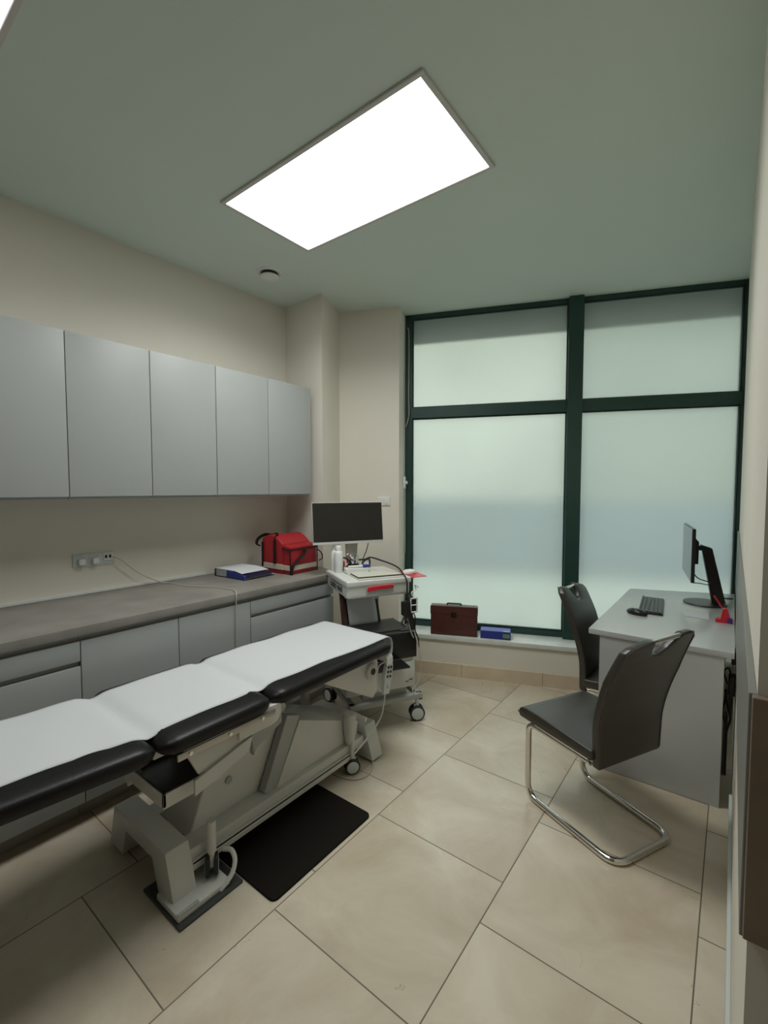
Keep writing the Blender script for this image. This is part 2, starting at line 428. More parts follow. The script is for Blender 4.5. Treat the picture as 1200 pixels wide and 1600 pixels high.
# sockets on the left wall
t = thing('wall_socket', 'pale grey triple wall socket above the worktop with two plugs in it', 'socket', (XL, 1.06, 1.092))
MB().box(.0, .008, -.11, .105, -.036, .037, .003, 2).build('socket_plate', m_sock, t)
for k, c in enumerate((-.072, -.002)):
    q = MB().lathe([(.031, .008), (.031, .011), (.026, .011), (.024, .009), (0, .009)], M=Matrix.Translation((0, c, 0)) @ Matrix.Rotation(PI / 2, 4, 'Y')).build('socket_ring', m_sock, t)
    MB().box(.010, .038, c - .016, c + .016, -.022, .012, .006, 3).build('safety_plug', m_strip, t)
q = MB().box(.008, .012, .045, .098, -.012, .028, .001, 1).build('data_port_cover', m_strip, t)
MB().box(.0122, .0130, .052, .064, .002, .020).box(.0122, .0130, .074, .086, .002, .020).build('data_port', m_black, q)
cb = smooth_path([(XL + .02, 1.150, 1.10), (XL + .045, 1.19, 1.075), (XL + .04, 1.28, .99), (-2.86, 1.40, .915), (-2.80, 1.45, .903), (-2.66, 1.47, .903), (-2.5, 1.55, .903), (-2.35, 1.575, .903), (-2.262, 1.545, .905), (-2.232, 1.53, .89), (-2.236, 1.53, .80), (-2.238, 1.53, .55), (-2.236, 1.53, .30), (-2.236, 1.54, .06)])
tag(MB().tube(cb, .0032, 6).build('cable', m_cablew), 'thin beige cable from the wall socket across the worktop and over its edge', 'cable')

# ------------------------------------------------------------------ ring binder
t = thing('ring_binder', 'open blue ring binder stuffed with white papers, lying on the worktop', 'binder', (-2.67, 1.90, .900), math.radians(3))
MB().box(-.16, .155, -.125, .13, 0, .004, .001, 1).build('cover', m_navy, t)
MB().box(-.163, -.158, -.125, .13, 0, .050, .001, 1).build('spine', m_navy, t)
pg = MB()
for k in range(9):
    dx = random.uniform(-.004, .004); dy = random.uniform(-.004, .004)
    pg.box(-.152 + dx, .0 + dx, -.118 + dy, .12 + dy, .006 + k * .005, .0095 + k * .005)
pg.build('page_block', m_paper, t)
MB().prism([(-.03, .004), (.155, .004), (.15, .030), (.03, .046), (-.03, .050), (-.03, .004)][:5], 'y', -.127, -.110, .001, 1).build('front_flap', m_blue, t)
ps = MB()
for k in range(7):
    z = .008 + k * .0052
    ps.prism([(-.01, z), (.14 - k * .006, z - .003 + .001 * k), (.14 - k * .006, z + .0005), (-.01, z + .003)], 'y', -.108 + k * .012, .135 - k * .004)
ps.build('loose_papers', m_paper, t)
MB().prism([(-.02, .043), (.10, .034), (.16, .020), (.16, .022), (.10, .037), (-.02, .047)], 'y', -.105, .12).build('cover_flap', m_navy, t)
MB().prism([(-.158, .0515), (.05, .0515), (.12, .040), (.12, .042), (.05, .054), (-.158, .054)], 'y', -.12, .10).build('top_sheet', m_paper, t)

# ------------------------------------------------------------------ red emergency bag
t = thing('red_bag', 'red emergency bag with dark straps and pale reflective bands on the worktop', 'bag', (-2.50, 2.09, .900), math.radians(2))
def dome(x):  # top profile over x (from -.22 to 0)
    u = (x + .11) / .11
    return .272 - (.035 * abs(u) ** 2 if u < 0 else .060 * abs(u) ** 1.6)
prof = [(-.215, .0), (0, 0)] + [(-.215 * k / 12, dome(-.215 * k / 12)) for k in range(0, 13)]
MB().prism(prof, 'y', 0, .27, .010, 3).build('bag_body', m_red, t, 50)
MB().box(-.004, .075, .005, .265, 0, .188, .012, 3).build('front_pocket', m_red, t, 50)
MB().prism([(-.003, .180), (.078, .172), (.080, .192), (-.003, .206)], 'y', .0, .27, .004, 2).build('pocket_flap', m_red, t, 50)
MB().box(-.219, .003, -.004, .0, .030, .068, .001, 1).box(.0755, .079, .03, .262, .028, .062, .001, 1).box(.0, .076, .0, .005, .030, .064, .001, 1).build('reflective_band', m_reflect, t)
MB().box(-.214, .002, -.003, .272, -.0, .008, .002, 1).build('bag_bottom', mat('dark_red_base', (.16, .01, .015), .6), t)
MB().box(-.085, -.060, -.009, -.003, .068, .235, .001, 1).build('webbing', m_strap, t)
MB().box(-.212, -.195, -.008, -.002, .04, .215, .001, 1).build('webbing', m_strap, t)
for pp in ([(.079, .0, .176), (.080, .27, .176)], [(.0, -.002, .182), (.079, -.002, .174)], [(.078, .002, .0), (.078, .002, .172)], [(.078, .266, .0), (.078, .266, .172)]):
    MB().tube(pp, .0045, 6).build('edge_piping', m_strap, t)
hp = smooth_path([(-.073, -.004, .235), (-.073, .01, .262), (-.09, .04, .275), (-.16, .05, .262), (-.235, .05, .262), (-.275, .02, .235), (-.262, -.01, .20), (-.225, -.012, .185)], 6)
MB().tube(hp, .011, 8, flat=.35).build('carry_handle', m_strap, t)
sp_ = smooth_path([(.075, .27, .155), (.10, .285, .13), (.11, .29, .09), (.085, .28, .07)], 6)
MB().tube(sp_, .010, 8, flat=.35).build('side_loop', m_strap, t)
sh = smooth_path([(.085, .135, .165), (.088, .12, .14), (.084, .06, .095), (.084, .02, .06), (.081, .004, .0), ], 6)
MB().tube(sh, .014, 8, flat=.3).build('shoulder_strap', m_strap, t)

# ------------------------------------------------------------------ light switch, blind chain, cord cleat
t = thing('light_switch', 'small white light switch on the beige wall behind the cart monitor', 'switch', WO, WA)
MB().box(-.425, -.325, -.009, 0, 1.36, 1.43, .003, 2).build('switch_plate', m_strip, t)
MB().box(-.368, -.338, -.013, -.008, 1.37, 1.42, .003, 2).build('rocker', m_strip, t)
t = thing('blind_chain', 'thin white blind chain hanging on the left side of the window', 'chain', WO, WA)
ch = smooth_path([(-.225, .185, 2.84), (-.215, .18, 2.80), (-.212, .18, 2.6), (-.215, .18, 2.3), (-.212, .18, 2.12), (-.238, .18, 2.02)], 6)
MB().tube(ch, .0035, 6).build('upper_cord', m_cablew, t)
MB().tube([(-.240, .17, 1.50), (-.241, .17, 1.2), (-.240, .17, .95)], .003, 6).build('lower_cord', m_cablew, t)
t = thing('cord_cleat', 'small white cord holder screwed to the left window reveal', 'cleat', WO, WA)
MB().box(-.2515, -.232, .13, .165, 1.50, 1.60, .004, 2).build('cleat_plate', m_strip, t)
MB().cyl((-.235, .147, 1.55), (-.215, .147, 1.55), .014, .012).build('cleat_knob', m_sock, t)

# ------------------------------------------------------------------ things on the sill
t = thing('document_case', 'dark red-brown document case with handle standing on the window sill', 'case', (-1.765, 3.232, .3225), math.radians(23.5))
MB().box(-.185, .185, -.035, .035, 0, .175, .004, 2).build('case_body', m_brown, t)
MB().box(-.188, .188, -.038, .038, .168, .232, .005, 2).build('case_lid', m_brown, t)
MB().box(-.184, .184, -.034, .034, .232, .238, .002, 1).build('top_edge', m_browntop, t)
MB().box(-.022, .022, -.042, -.038, .15, .19, .002, 1).build('clasp', m_strap, t)
MB().tube(fillet([(-.055, 0, .238), (-.055, 0, .252), (.055, 0, .252), (.055, 0, .238)], .008), .006, 8).build('handle', m_black, t)
t = thing('glove_box', 'small blue cardboard box lying on the window sill beside the document case', 'box', (-1.468, 3.368, .3225), math.radians(22))
MB().box(-.115, .115, -.05, .05, 0, .062, .002, 1).build('carton', m_blue, t)
MB().box(-.114, .114, -.049, .049, .0615, .0635, .0005, 1).build('carton_top', m_blue2, t)
MB().box(.055, .108, -.0512, -.0502, .014, .046).build('green_label', mat('green_label', (.16, .28, .16), .5), t)
MB().box(.06, .105, -.045, -.032, .0636, .0640).build('white_label', m_strip, t)

# ------------------------------------------------------------------ examination couch
ex = thing('examination_couch', 'black leatherette examination couch on a white steel lifting frame', 'couch', (-1.75, 1.2, 0))
def X(x): return x + 1.75
def Y(y): return y - 1.2
def cushion(y0, y1, hw0, hw1, zc0, zc1, hh=.038):
    nv = 36; nu = 48
    def fn(u, v):
        t = 2 * v - 1
        ln = y1 - y0; yy_ = .5 + .5 * math.copysign(1 - (1 - abs(t)) ** 1.8, t); dd_ = min(yy_, 1 - yy_) * ln
        q_ = max(0, 1 - dd_ / .065); e = math.sqrt(max(0, 1 - q_ ** 2.2)); e2 = 1 - .12 * q_ ** 2.6
        a = 2 * PI * u
        hw = (hw0 + (hw1 - hw0) * v) * e2 - .0
        ca, sa = math.cos(a), math.sin(a)
        px = math.copysign(abs(ca) ** .22, ca); pz = math.copysign(abs(sa) ** .55, sa)
        # flat wide top, rounded sides
        y = y0 + ln * yy_
        zc = zc0 + (zc1 - zc0) * yy_
        return Vector((hw * px * (1 - .02 * (pz < 0) * abs(pz)), Y(y), zc + hh * pz * max(e, .10)))
    m_ = MB().grid(fn, nu, nv, closed_u=True)
    return m_
cushion(1.165, 1.985, .310, .306, .638, .638).build('leg_cushion', m_leather, ex, 80)
cushion(.705, 1.160, .312, .312, .638, .638).build('seat_cushion', m_leather, ex, 80)
cushion(-.35, .700, .266, .310, .686, .640).build('head_cushion', m_leather, ex, 80)
fr = MB()
fr.box(X(-1.98), X(-1.94), Y(.0), Y(1.93), .575, .607, .002, 1); fr.box(X(-1.58), X(-1.54), Y(.72), Y(1.93), .575, .607, .002, 1)
for yy in (.74, 1.14, 1.55, 1.90): fr.box(X(-1.96), X(-1.56), Y(yy), Y(yy + .03), .578, .604)
fr.box(X(-1.93), X(-1.88), Y(-.2), Y(.75), .585, .612); fr.box(X(-1.64), X(-1.59), Y(.2), Y(.75), .585, .612)
fr.build('upper_frame', m_couch, ex)
rl = MB().box(X(-1.452), X(-1.444), Y(.755), Y(1.165), .586, .611, .003, 2).build('accessory_rail', m_steel, ex)
for yy in (.80, .955, 1.10):
    MB().cyl((X(-1.444), Y(yy), .598), (X(-1.440), Y(yy), .598), .007, n=14).build('rail_bolt', m_chrome, rl)
MB().box(X(-1.470), X(-1.458), Y(.78), Y(.93), .612, .622, .003, 1).box(X(-1.470), X(-1.458), Y(.95), Y(1.08), .612, .622, .003, 1).box(X(-1.470), X(-1.458), Y(1.10), Y(1.16), .612, .624, .003, 1).build('rail_spacer', m_couch, ex)
# rounded hinge bracket near the gap between cushions
hb = []
for k in range(9):
    a = -PI / 2 + PI / 2 * k / 8 * 1.35
    hb.append((Y(1.155 + .05 * math.cos(a)), .595 + .05 * math.sin(a)))
MB().prism([(Y(1.0), .545)] + hb + [(Y(1.12), .628), (Y(1.0), .612)], 'x', X(-1.475), X(-1.455), .002, 1).build('hinge_bracket', m_couch, ex)
# sheet metal side skirt below the seat part, with folded lip
MB().prism([(Y(.80), .595), (Y(1.13), .600), (Y(1.12), .56), (Y(1.06), .48), (Y(.86), .47)], 'x', X(-1.515), X(-1.50), .001, 1).build('side_skirt', m_couch, ex)
MB().prism([(Y(.838), .405), (Y(1.068), .466), (Y(1.085), .520), (Y(.838), .462)], 'x', X(-1.50), X(-1.488), .001, 1).build('skirt_lip', m_couch, ex)
MB().prism([(Y(1.15), .375), (Y(1.165), .405), (Y(1.30), .46), (Y(1.30), .51), (Y(1.20), .55), (Y(1.13), .52)], 'x', X(-1.60), X(-1.57), .002, 1).build('gusset', m_couchd, ex)
# tray with dark inside at head end of the lifting frame
tr = MB(); 
tr.box(X(-1.875), X(-1.545), Y(.752), Y(.762), .385, .432, .001, 1); tr.box(X(-1.555), X(-1.545), Y(.752), Y(.98), .385, .432, .001, 1)
tr.box(X(-1.875), X(-1.865), Y(.752), Y(.98), .385, .432, .001, 1); tr.box(X(-1.875), X(-1.545), Y(.752), Y(.98), .380, .386)
trp = tr.build('tray', m_couch, ex)
MB().box(X(-1.863), X(-1.557), Y(.764), Y(.978), .3865, .392).box(X(-1.870), X(-1.550), Y(.756), Y(.760), .428, .4345).box(X(-1.556), X(-1.550), Y(.756), Y(.98), .430, .4345).build('tray_lining', m_tray, trp)
MB().prism([(X(-1.96), .50), (X(-1.87), .47), (X(-1.80), .385), (X(-1.84), .34), (X(-1.90), .40)], 'y', Y(.758), Y(.80), .002, 1).build('tray_bracket', m_couch, ex)
MB().box(X(-1.93), X(-1.56), Y(.98), Y(1.02), .44, .585).build('cross_plate', m_couchd, ex)
# main lifting link
MB().prism([(Y(.90), .125), (Y(1.23), .145), (Y(1.40), .47), (Y(1.34), .58), (Y(1.06), .56), (Y(.97), .30)], 'x', X(-1.90), X(-1.655), .004, 1).build('lift_column', m_couch, ex)
MB().cyl((X(-1.655), Y(1.08), .275), (X(-1.648), Y(1.08), .275), .016, n=18).build('pivot_cap', m_couchd, ex)
MB().prism([(Y(1.225), .157), (Y(1.285), .125), (Y(1.435), .425), (Y(1.36), .455)], 'x', X(-1.645), X(-1.605), .002, 1).build('lift_arm', m_couchd, ex)
MB().prism([(Y(1.225), .157), (Y(1.285), .125), (Y(1.435), .425), (Y(1.36), .455)], 'x', X(-1.935), X(-1.895), .002, 1).build('lift_arm', m_couchd, ex)
MB().prism([(Y(1.29), .147), (Y(1.84), .147), (Y(1.852), .228), (Y(1.43), .405)], 'x', X(-1.89), X(-1.60), .003, 2).build('actuator_cover', m_couch, ex)
# base beams
MB().box(X(-1.66), X(-1.575), Y(.79), Y(1.87), .095, .148, .006, 2).build('base_beam', m_couch, ex)
MB().box(X(-1.945), X(-1.86), Y(.79), Y(1.87), .095, .148, .006, 2).build('base_beam', m_couch, ex)
MB().box(X(-1.572), X(-1.560), Y(.86), Y(1.78), .070, .094, .003, 1).box(X(-1.575), X(-1.563), Y(.86), Y(1.78), .100, .106, .001, 1).build('lower_rail', m_couch, ex)
MB().box(X(-1.571), X(-1.5625), Y(.87), Y(1.77), .0942, .0998).build('rail_gap_shade', m_black, ex)  # black strip painting the shade in the gap between the rails
# foot frames
def foot(y0, y1, name='foot_frame'):
    xl, xr = X(-1.995), X(-1.578); ol, orr = X(-2.045), X(-1.520)
    poly = [(xl, .192), (xr, .192), (orr, .014), (orr - .115, .014), (xr - .10, .128), (xl + .10, .128), (ol + .115, .014), (ol, .014)]
    t_ = MB().prism(poly, 'y', Y(y0), Y(y1), .005, 2).build(name, m_couchd if 0 else m_couch, ex)
    for xx in (orr - .055, ol + .055): MB().cyl((xx, Y((y0 + y1) / 2), 0), (xx, Y((y0 + y1) / 2), .013), .025).build('levelling_foot', m_black, t_)
foot(.768, .858); foot(1.880, 1.970)
# motor housing under leg cushion
MB().prism([(Y(1.52), .590), (Y(2.0), .590), (Y(2.03), .50), (Y(2.025), .345), (Y(1.985), .305), (Y(1.58), .530)], 'x', X(-1.92), X(-1.60), .006, 2).build('motor_housing', m_couch, ex)
MB().lathe([(.0, 0), (.045, 0), (.047, .010), (.040, .016), (0, .016)], M=Matrix.Translation((X(-1.60), Y(1.965), .47)) @ Matrix.Rotation(PI / 2, 4, 'Y')).build('motor_cap', m_couch, ex)
MB().cyl((X(-1.585), Y(1.965), .47), (X(-1.580), Y(1.965), .47), .018).build('motor_hole', m_black, ex)
MB().prism([(X(-1.52), .605), (X(-1.46), .605), (X(-1.445), .59), (X(-1.445), .55), (X(-1.455), .55), (X(-1.47), .575), (X(-1.52), .585)], 'y', Y(1.915), Y(1.965), .002, 1).build('handset_hook', m_strip, ex)
MB().box(X(-1.95), X(-1.915), Y(1.62), Y(1.66), .26, .56).box(X(-1.95), X(-1.915), Y(1.75), Y(1.79), .24, .5).build('rear_strut', m_couchd, ex)
# castors
def castor(parent, x, y, r=.042, wd=.018, gap=.010, top=.15, name='castor', face=0, mh=None, z0=0):
    R_ = Matrix.Translation((x, y, z0)) @ Matrix.Rotation(face, 4, 'Z')
    c = MB()
    c.lathe([(0, .0), (.011, .0), (.011, top - r * 2.0 + .012), (0, top - r * 2 + .012)], c=(0, 0, 0), n=14, M=R_ @ Matrix.Translation((0, 0, 2 * r - .012)))
    c.box(-gap / 2, gap / 2, -.014, .020, r * .9, 2 * r + .004, .003, 1, M=R_)
    pc = c.build(name, mh or m_sock, parent)
    for sx in (-1, 1):
        x0 = sx * (gap / 2 + .001); x1 = sx * (gap / 2 + .001 + wd)
        ty = MB(); Mx = R_ @ Matrix.Translation((x0, 0, r)) @ Matrix.Rotation(PI / 2 * sx, 4, 'Y')
        ty.lathe([(r * .80, 0), (r * .97, 0), (r, wd * .2), (r, wd * .8), (r * .94, wd), (r * .80, wd)], M=Mx)
        w_ = ty.build('tyre', m_rubber, pc)
        hb_ = MB(); hb_.lathe([(0, .001), (r * .80, .001), (r * .79, wd * 1.02), (r * .6, wd * 1.12), (0, wd * 1.15)], M=Mx); hb_.build('wheel_disc', m_sock, pc)
    return pc
castor(ex, X(-1.558), Y(1.755), .040, .016, .014, .20, 'castor', math.radians(-35), m_couch)
castor(ex, X(-1.535), Y(.925), .038, .014, .016, .16, 'castor', math.radians(58), m_couch, .034)
MB().lathe([(.0, .150), (.020, .155), (.030, .19), (.036, .30), (.030, .315), (0, .318)], (X(-1.575), Y(1.755), 0), 20).build('castor_housing', m_couch, ex)
MB().cyl((X(-1.575), Y(1.78), .305), (X(-1.50), Y(1.80), .285), .013, .011).build('brake_lever', m_couch, ex)
MB().cyl((X(-1.535), Y(.925), .125), (X(-1.535), Y(.925), .245), .017).build('castor_housing', m_couch, ex)
hose = smooth_path([(X(-1.535), Y(.975), .10), (X(-1.505), Y(.99), .10), (X(-1.475), Y(.985), .08), (X(-1.462), Y(.965), .05), (X(-1.462), Y(.94), .03), (X(-1.466), Y(.915), .012)])
MB().tube(hose, .009, 10).build('hose', m_couch, ex)
MB().box(X(-1.615), X(-1.462), Y(.752), Y(.955), .012, .034, .005, 2).build('lift_plate', m_couch, ex)
MB().box(X(-1.475), X(-1.461), Y(.752), Y(.83), .0345, .040, .002, 1).build('plate_slot', m_couchd, ex)
tag(MB().box(-1.70, -1.44, .745, .995, .0, .0115, .001, 1).build('floor_plate', m_plate), 'dark grey floor plate under the near foot of the couch', 'plate')

# handset with curly lead
t = thing('handset', 'grey couch hand control with black keys hanging at the couch foot end', 'remote control', (-1.468, 1.925, .40), math.radians(0))
Mh = Matrix.Rotation(math.radians(-12), 4, 'X')
MB().prism([(-.026, -.01), (.026, -.01), (.032, .09), (.030, .145), (.018, .158), (-.018, .158), (-.030, .145), (-.032, .09)], 'x', -.011, .011, .005, 2, M=Mh).build('handset_body', m_sock, t)
for a in range(2):
    for b in range(3):
        MB().cyl((.010, -.012 + a * .024, .085 + b * .024), (.0135, -.012 + a * .024, .085 + b * .024), .0075, n=12).build('key', m_black, t).matrix_local = Mh
MB().cyl((.010, 0, .03), (.0135, 0, .03), .010, n=14).build('key', m_couchd, t).matrix_local = Mh
lp = smooth_path([(0, .0, -.008), (-.02, .01, -.09), (-.032, .005, -.148), (-.032, -.063, -.196), (-.032, -.143, -.230), (-.04, -.209, -.261)])
MB().tube(lp, .0045, 8).build('lead', m_sock, t)
MB().tube(smooth_path([(-.0, -.02, -.0), (-.02, -.035, .03), (-.02, -.045, .09), (-.02, -.03, .145), (.0, -.01, .165), (.006, .01, .16)]), .0035, 6).build('wire_loop', m_strip, t)

# paper sheet on the couch
def ptop(y):
    z = .6790
    if y < .70: z = .6800 + (.70 - y) * .0455
    for c in (1.163, .703): z -= .017 * math.exp(-((y - c) / .032) ** 2)
    return z
pth = []
y = -.30
while y < 1.985: pth.append((y, ptop(y))); y += .025
pth += [(1.998, .677), (2.018, .671), (2.030, .657), (2.036, .635), (2.036, .60), (2.028, .56), (2.020, .52)]
def pf(u, v):
    i = v * (len(pth) - 1); k = min(int(i), len(pth) - 2); fr_ = i - k
    yy = pth[k][0] * (1 - fr_) + pth[k + 1][0] * fr_; zz = pth[k][1] * (1 - fr_) + pth[k + 1][1] * fr_
    cxx = -1.762 - max(0, .7 - yy) * .03 + max(0, yy - 1.5) * .02
    hw = .252 - max(0, .7 - yy) * .025
    xx = cxx + (2 * u - 1) * hw - .022 * u * (1 if yy < 1.4 else max(0, 1 - (yy - 1.4) / .4)) + .004 * math.sin(yy * 17 + u * 3) * abs(2 * u - 1)
    zz -= .004 * abs(2 * u - 1) ** 8
    zz += .0012 * math.sin(yy * 23 + u * 5)
    return Vector((xx, yy, zz + .0006))
psheet = MB().grid(pf, 24, 160).build('paper_sheet', m_paper, None, 80)
md = psheet.modifiers.new('thick', 'SOLIDIFY'); md.thickness = .0012; md.offset = 1
tag(psheet, 'long white paper sheet spread over the couch cushions', 'paper')

# mat on the floor
tag(MB().prism(fillet([(-1.45, 1.006), (-1.275, 1.006), (-1.275, 1.568), (-1.655, 1.568), (-1.655, 1.006), (-1.45, 1.006)], .03, 6), 'z', .0, .010, .003, 2).build('floor_mat', m_mat),
    'black rubber mat with rounded corners on the tiles beside the couch', 'mat')

# ------------------------------------------------------------------ ultrasound / ecg cart
CW = math.radians(60.7)         # local x along the front (towards the window), local y to the rear
cart = thing('medical_cart', 'white equipment cart on castors with red handle beside the couch', 'cart', (-1.849, 2.045, 0), CW)
MB().box(0, .425, 0, .44, .822, .905, .022, 4).build('cart_body', m_cart, cart)
MB().box(-.006, .432, -.010, .45, .898, .934, .012, 3).build('cart_top', m_cart, cart)
hd = MB().prism([(.122, .832), (.29, .838), (.303, .85), (.307, .896), (.28, .902), (.14, .897), (.120, .888)], 'y', -.010, .004, .003, 2).build('handle_recess', m_couchd, cart)
MB().prism([(.126, .862), (.20, .872), (.30, .876), (.304, .894), (.28, .899), (.14, .895), (.125, .887)], 'y', -.020, -.008, .004, 2).build('red_handle', m_redp, hd)
# dark marks of the lettering on the side
lt = MB(); random.seed(3)
lt.box(-.0015, .0005, .10, .34, .886, .890)
MB_ = None
lt.build('side_slot', m_black, cart)
# lettering on the side face
cu = bpy.data.curves.new('lettering', 'FONT'); cu.body = 'custo med'; cu.size = .060; cu.offset = .0012; cu.extrude = .0006; cu.align_x = 'CENTER'
tmp = bpy.data.objects.new('tmp', cu); COL.objects.link(tmp)
dg = bpy.context.evaluated_depsgraph_get(); me = bpy.data.meshes.new_from_object(tmp.evaluated_get(dg)); bpy.data.objects.remove(tmp)
me.materials.clear(); me.materials.append(m_dark); me.name = 'lettering'
lo = bpy.data.objects.new('lettering', me); COL.objects.link(lo); lo.parent = cart
lo.location = (-.0012, .225, .848); lo.rotation_euler = (PI / 2, 0, -PI / 2)
MB().box(.078, .40, .006, .33, .934, .940, .002, 1).build('keyboard_deck', m_key, cart)
# column, shelf, base
MB().box(.13, .36, .36, .42, .24, .83, .01, 2).build('column', m_cart, cart)
MB().box(-.03, .44, -.02, .40, .395, .415, .006, 2).build('printer_shelf', m_cart, cart)
MB().box(-.02, .45, -.03, .37, .225, .392, .010, 2).build('base_box', m_cart, cart)
MB().box(.38, .40, -.034, -.029, .262, .266).build('vent_slot', m_black, cart)
MB().box(.405, .43, -.034, -.029, .272, .276).build('vent_slot', m_black, cart)
lg = MB()
for (x, y_) in ((-.005, .44), (.475, -.02)):
    pass
MB().box(.0, .50, -.045, -.005, .14, .175, .004, 1).box(.0, .04, -.04, .46, .14, .175, .004, 1).box(.46, .50, -.04, .46, .14, .175, .004, 1).box(.0, .5, .42, .46, .14, .175, .004, 1).box(.1, .4, .0, .42, .17, .226).build('undercarriage', m_couchd, cart)
castor(cart, .462, -.03, .049, .020, .018, .150, 'castor', math.radians(75), m_sock)
castor(cart, .02, -.025, .042, .018, .016, .145, 'castor', math.radians(60), m_sock)
castor(cart, .02, .445, .047, .018, .016, .145, 'castor', math.radians(20), m_sock)
castor(cart, .485, .445, .042, .018, .016, .145, 'castor', math.radians(50), m_sock)
MB().box(.505, .53, .02, .03, .10, .11).build('brake_tab', m_black, cart)
# side arm carrying the red mouse plate
tg = MB().box(.42, .47, .10, .13, .90, .915).build('side_arm', m_dark, cart)

# printer on the shelf
t = thing('printer', 'black inkjet printer on the lower shelf of the cart', 'printer', (-1.849, 2.045, 0), CW)
MB().prism([(-.045, .418), (.458, .418), (.458, .57), (.44, .585), (-.02, .585), (-.045, .57)], 'y', -.035, .30, .006, 2).build('printer_body', m_black, t)
MB().box(.02, .40, .02, .22, .585, .592, .003, 1).build('printer_lid', m_dark, t)
MB().box(.36, .44, -.01, .18, .586, .590, .001, 1).build('control_strip', m_dark, t)
MB().box(.10, .35, -.16, -.03, .405, .415, .002, 1).build('output_tray', m_black, t)
MB().prism([(.215, .585), (.27, .585), (.335, .80), (.31, .80)], 'x', .050, .082, .003, 1).build('feeder_arm', m_lightwood, t)
MB().prism([(.235, .585), (.27, .585), (.315, .73), (.295, .735)], 'x', .297, .322, .003, 1).build('feeder_arm', m_black, t)
MB().prism([(.27, .585), (.285, .585), (.335, .75), (.325, .75)], 'x', .08, .30, .003, 1).build('rear_feeder', m_black, t)
t2 = MB().grid(lambda u, v: Vector((.088 + .206 * u, .222 + .10 * v ** 1.3, .590 + .235 * v)), 6, 12).build('printer_paper', m_paper)
t2.location = (-1.849, 2.045, 0); t2.rotation_euler = (0, 0, CW)
md = t2.modifiers.new('thick', 'SOLIDIFY'); md.thickness = .002
tag(t2, 'blank white sheet standing in the rear feeder of the printer', 'paper')

# monitor on the cart
t = thing('monitor', 'wide black screen with pale lower edge on top of the cart', 'monitor', (-1.849, 2.045, 0), CW)
Mt = Matrix.Translation((0, .38, 1.118)) @ Matrix.Rotation(math.radians(-7), 4, 'X')
MB().box(-.112, .402, 0, .025, 0, .288, .004, 2, M=Mt).build('screen_housing', m_cart, t)
MB().box(-.109, .399, -.0015, .002, .018, .285, .001, 1, M=Mt).build('screen', m_screen, t)
MB().box(.13, .20, .408, .425, 1.00, 1.26, .005, 2).build('stand_neck', m_steel, t)
MB().prism([(.125, 1.02), (.205, 1.02), (.212, 1.125), (.12, 1.125)], 'y', .395, .405, .002, 1).build('neck_cover', m_steel, t)
MB().lathe([(0, .934), (.070, .934), (.073, .945), (.05, .952), (.03, .97), (.026, 1.03), (0, 1.03)], (.165, .385, 0)).build('stand_base', m_black, t)
MB().lathe([(.024, 0), (.042, 0), (.044, .02), (.036, .024), (.040, .03), (.044, .05), (.03, .06), (.02, .06)], (.165, .375, .985)).build('swivel_ring', m_chrome, t)
# cables behind
def cl(px, py, pz): # cart local -> world
    c, s = math.cos(CW), math.sin(CW); return (-1.849 + px * c - py * s, 2.045 + px * s + py * c, pz)
tag(MB().tube(smooth_path([cl(.285, .38, 1.115), cl(.265, .37, 1.06), cl(.235, .36, 1.0), cl(.24, .35, .96)]), .0035, 6).build('cable', m_cable), 'short black cable dropping from the cart monitor behind its stand', 'cable')
tag(MB().tube(smooth_path([cl(.22, .34, .98), cl(.26, .30, 1.025), cl(.30, .20, 1.02), cl(.37, .10, .99), cl(.385, .02, .955), cl(.392, -.022, .91), cl(.392, -.024, .84), cl(.39, -.022, .775)]), .0055, 8).build('cable', m_cable), 'black cable arching from the monitor stand over the cart edge to the transducer holder', 'cable')
tag(MB().tube(smooth_path([cl(.07, .36, 1.03), cl(.11, .34, 1.02), cl(.14, .33, .98), cl(.15, .32, .945)]), .006, 8).build('cable', m_cable), 'short black cable curling beside the spray bottles on the cart', 'cable')
# things on the cart top
t = thing('spray_bottle', 'taller slim white dispenser bottle at the left corner of the cart top', 'bottle', cl(.040, .405, .9345), CW)
MB().lathe([(0, 0), (.021, 0), (.022, .004), (.022, .12), (.016, .135), (.010, .142), (.010, .15), (0, .15)], n=24).build('bottle_body', m_strip, t)
MB().lathe([(.011, .142), (.012, .16), (.006, .165), (.006, .19), (0, .19)], n=16).build('pump', m_strip, t)
t = thing('gel_bottle', 'stout white round bottle with cap, in front on the cart top', 'bottle', cl(.050, .33, .9345), CW)
MB().lathe([(0, 0), (.028, 0), (.030, .005), (.030, .125), (.026, .140), (.016, .150), (0, .150)], n=28).build('bottle_body', m_strip, t)
MB().lathe([(0, .149), (.020, .149), (.020, .175), (.017, .180), (0, .180)], n=24).build('cap', m_strip, t)
t = thing('pen_box', 'small white carton with a purple end lying behind the cart keyboard', 'box', cl(.135, .265, .9405), CW - .10)
MB().box(-.06, .095, -.03, .035, 0, .028, .002, 1).build('carton', m_strip, t)
MB().box(.060, .112, -.022, .022, .029, .046, .008, 3).box(.03, .1, .0, .03, .029, .034).build('pen_cap', m_blue, t)
MB().tube([(-.04, -.01, .038), (.06, -.005, .038)], .007, 10).build('pen_barrel', m_strip, t)
t = thing('keyboard', 'cream keyboard with black edge lying on the cart top', 'keyboard', cl(.24, .12, .9405), CW)
MB().box(-.155, .155, -.085, .075, 0, .004, .001, 1).build('keyboard_edge', m_black, t)
MB().box(-.152, .153, -.080, .075, .004, .010, .002, 1).build('keyboard_case', m_key, t)
t = thing('red_cup', 'small dark red holder at the foot of the cart monitor', 'holder', cl(.075, .425, .9345), CW)
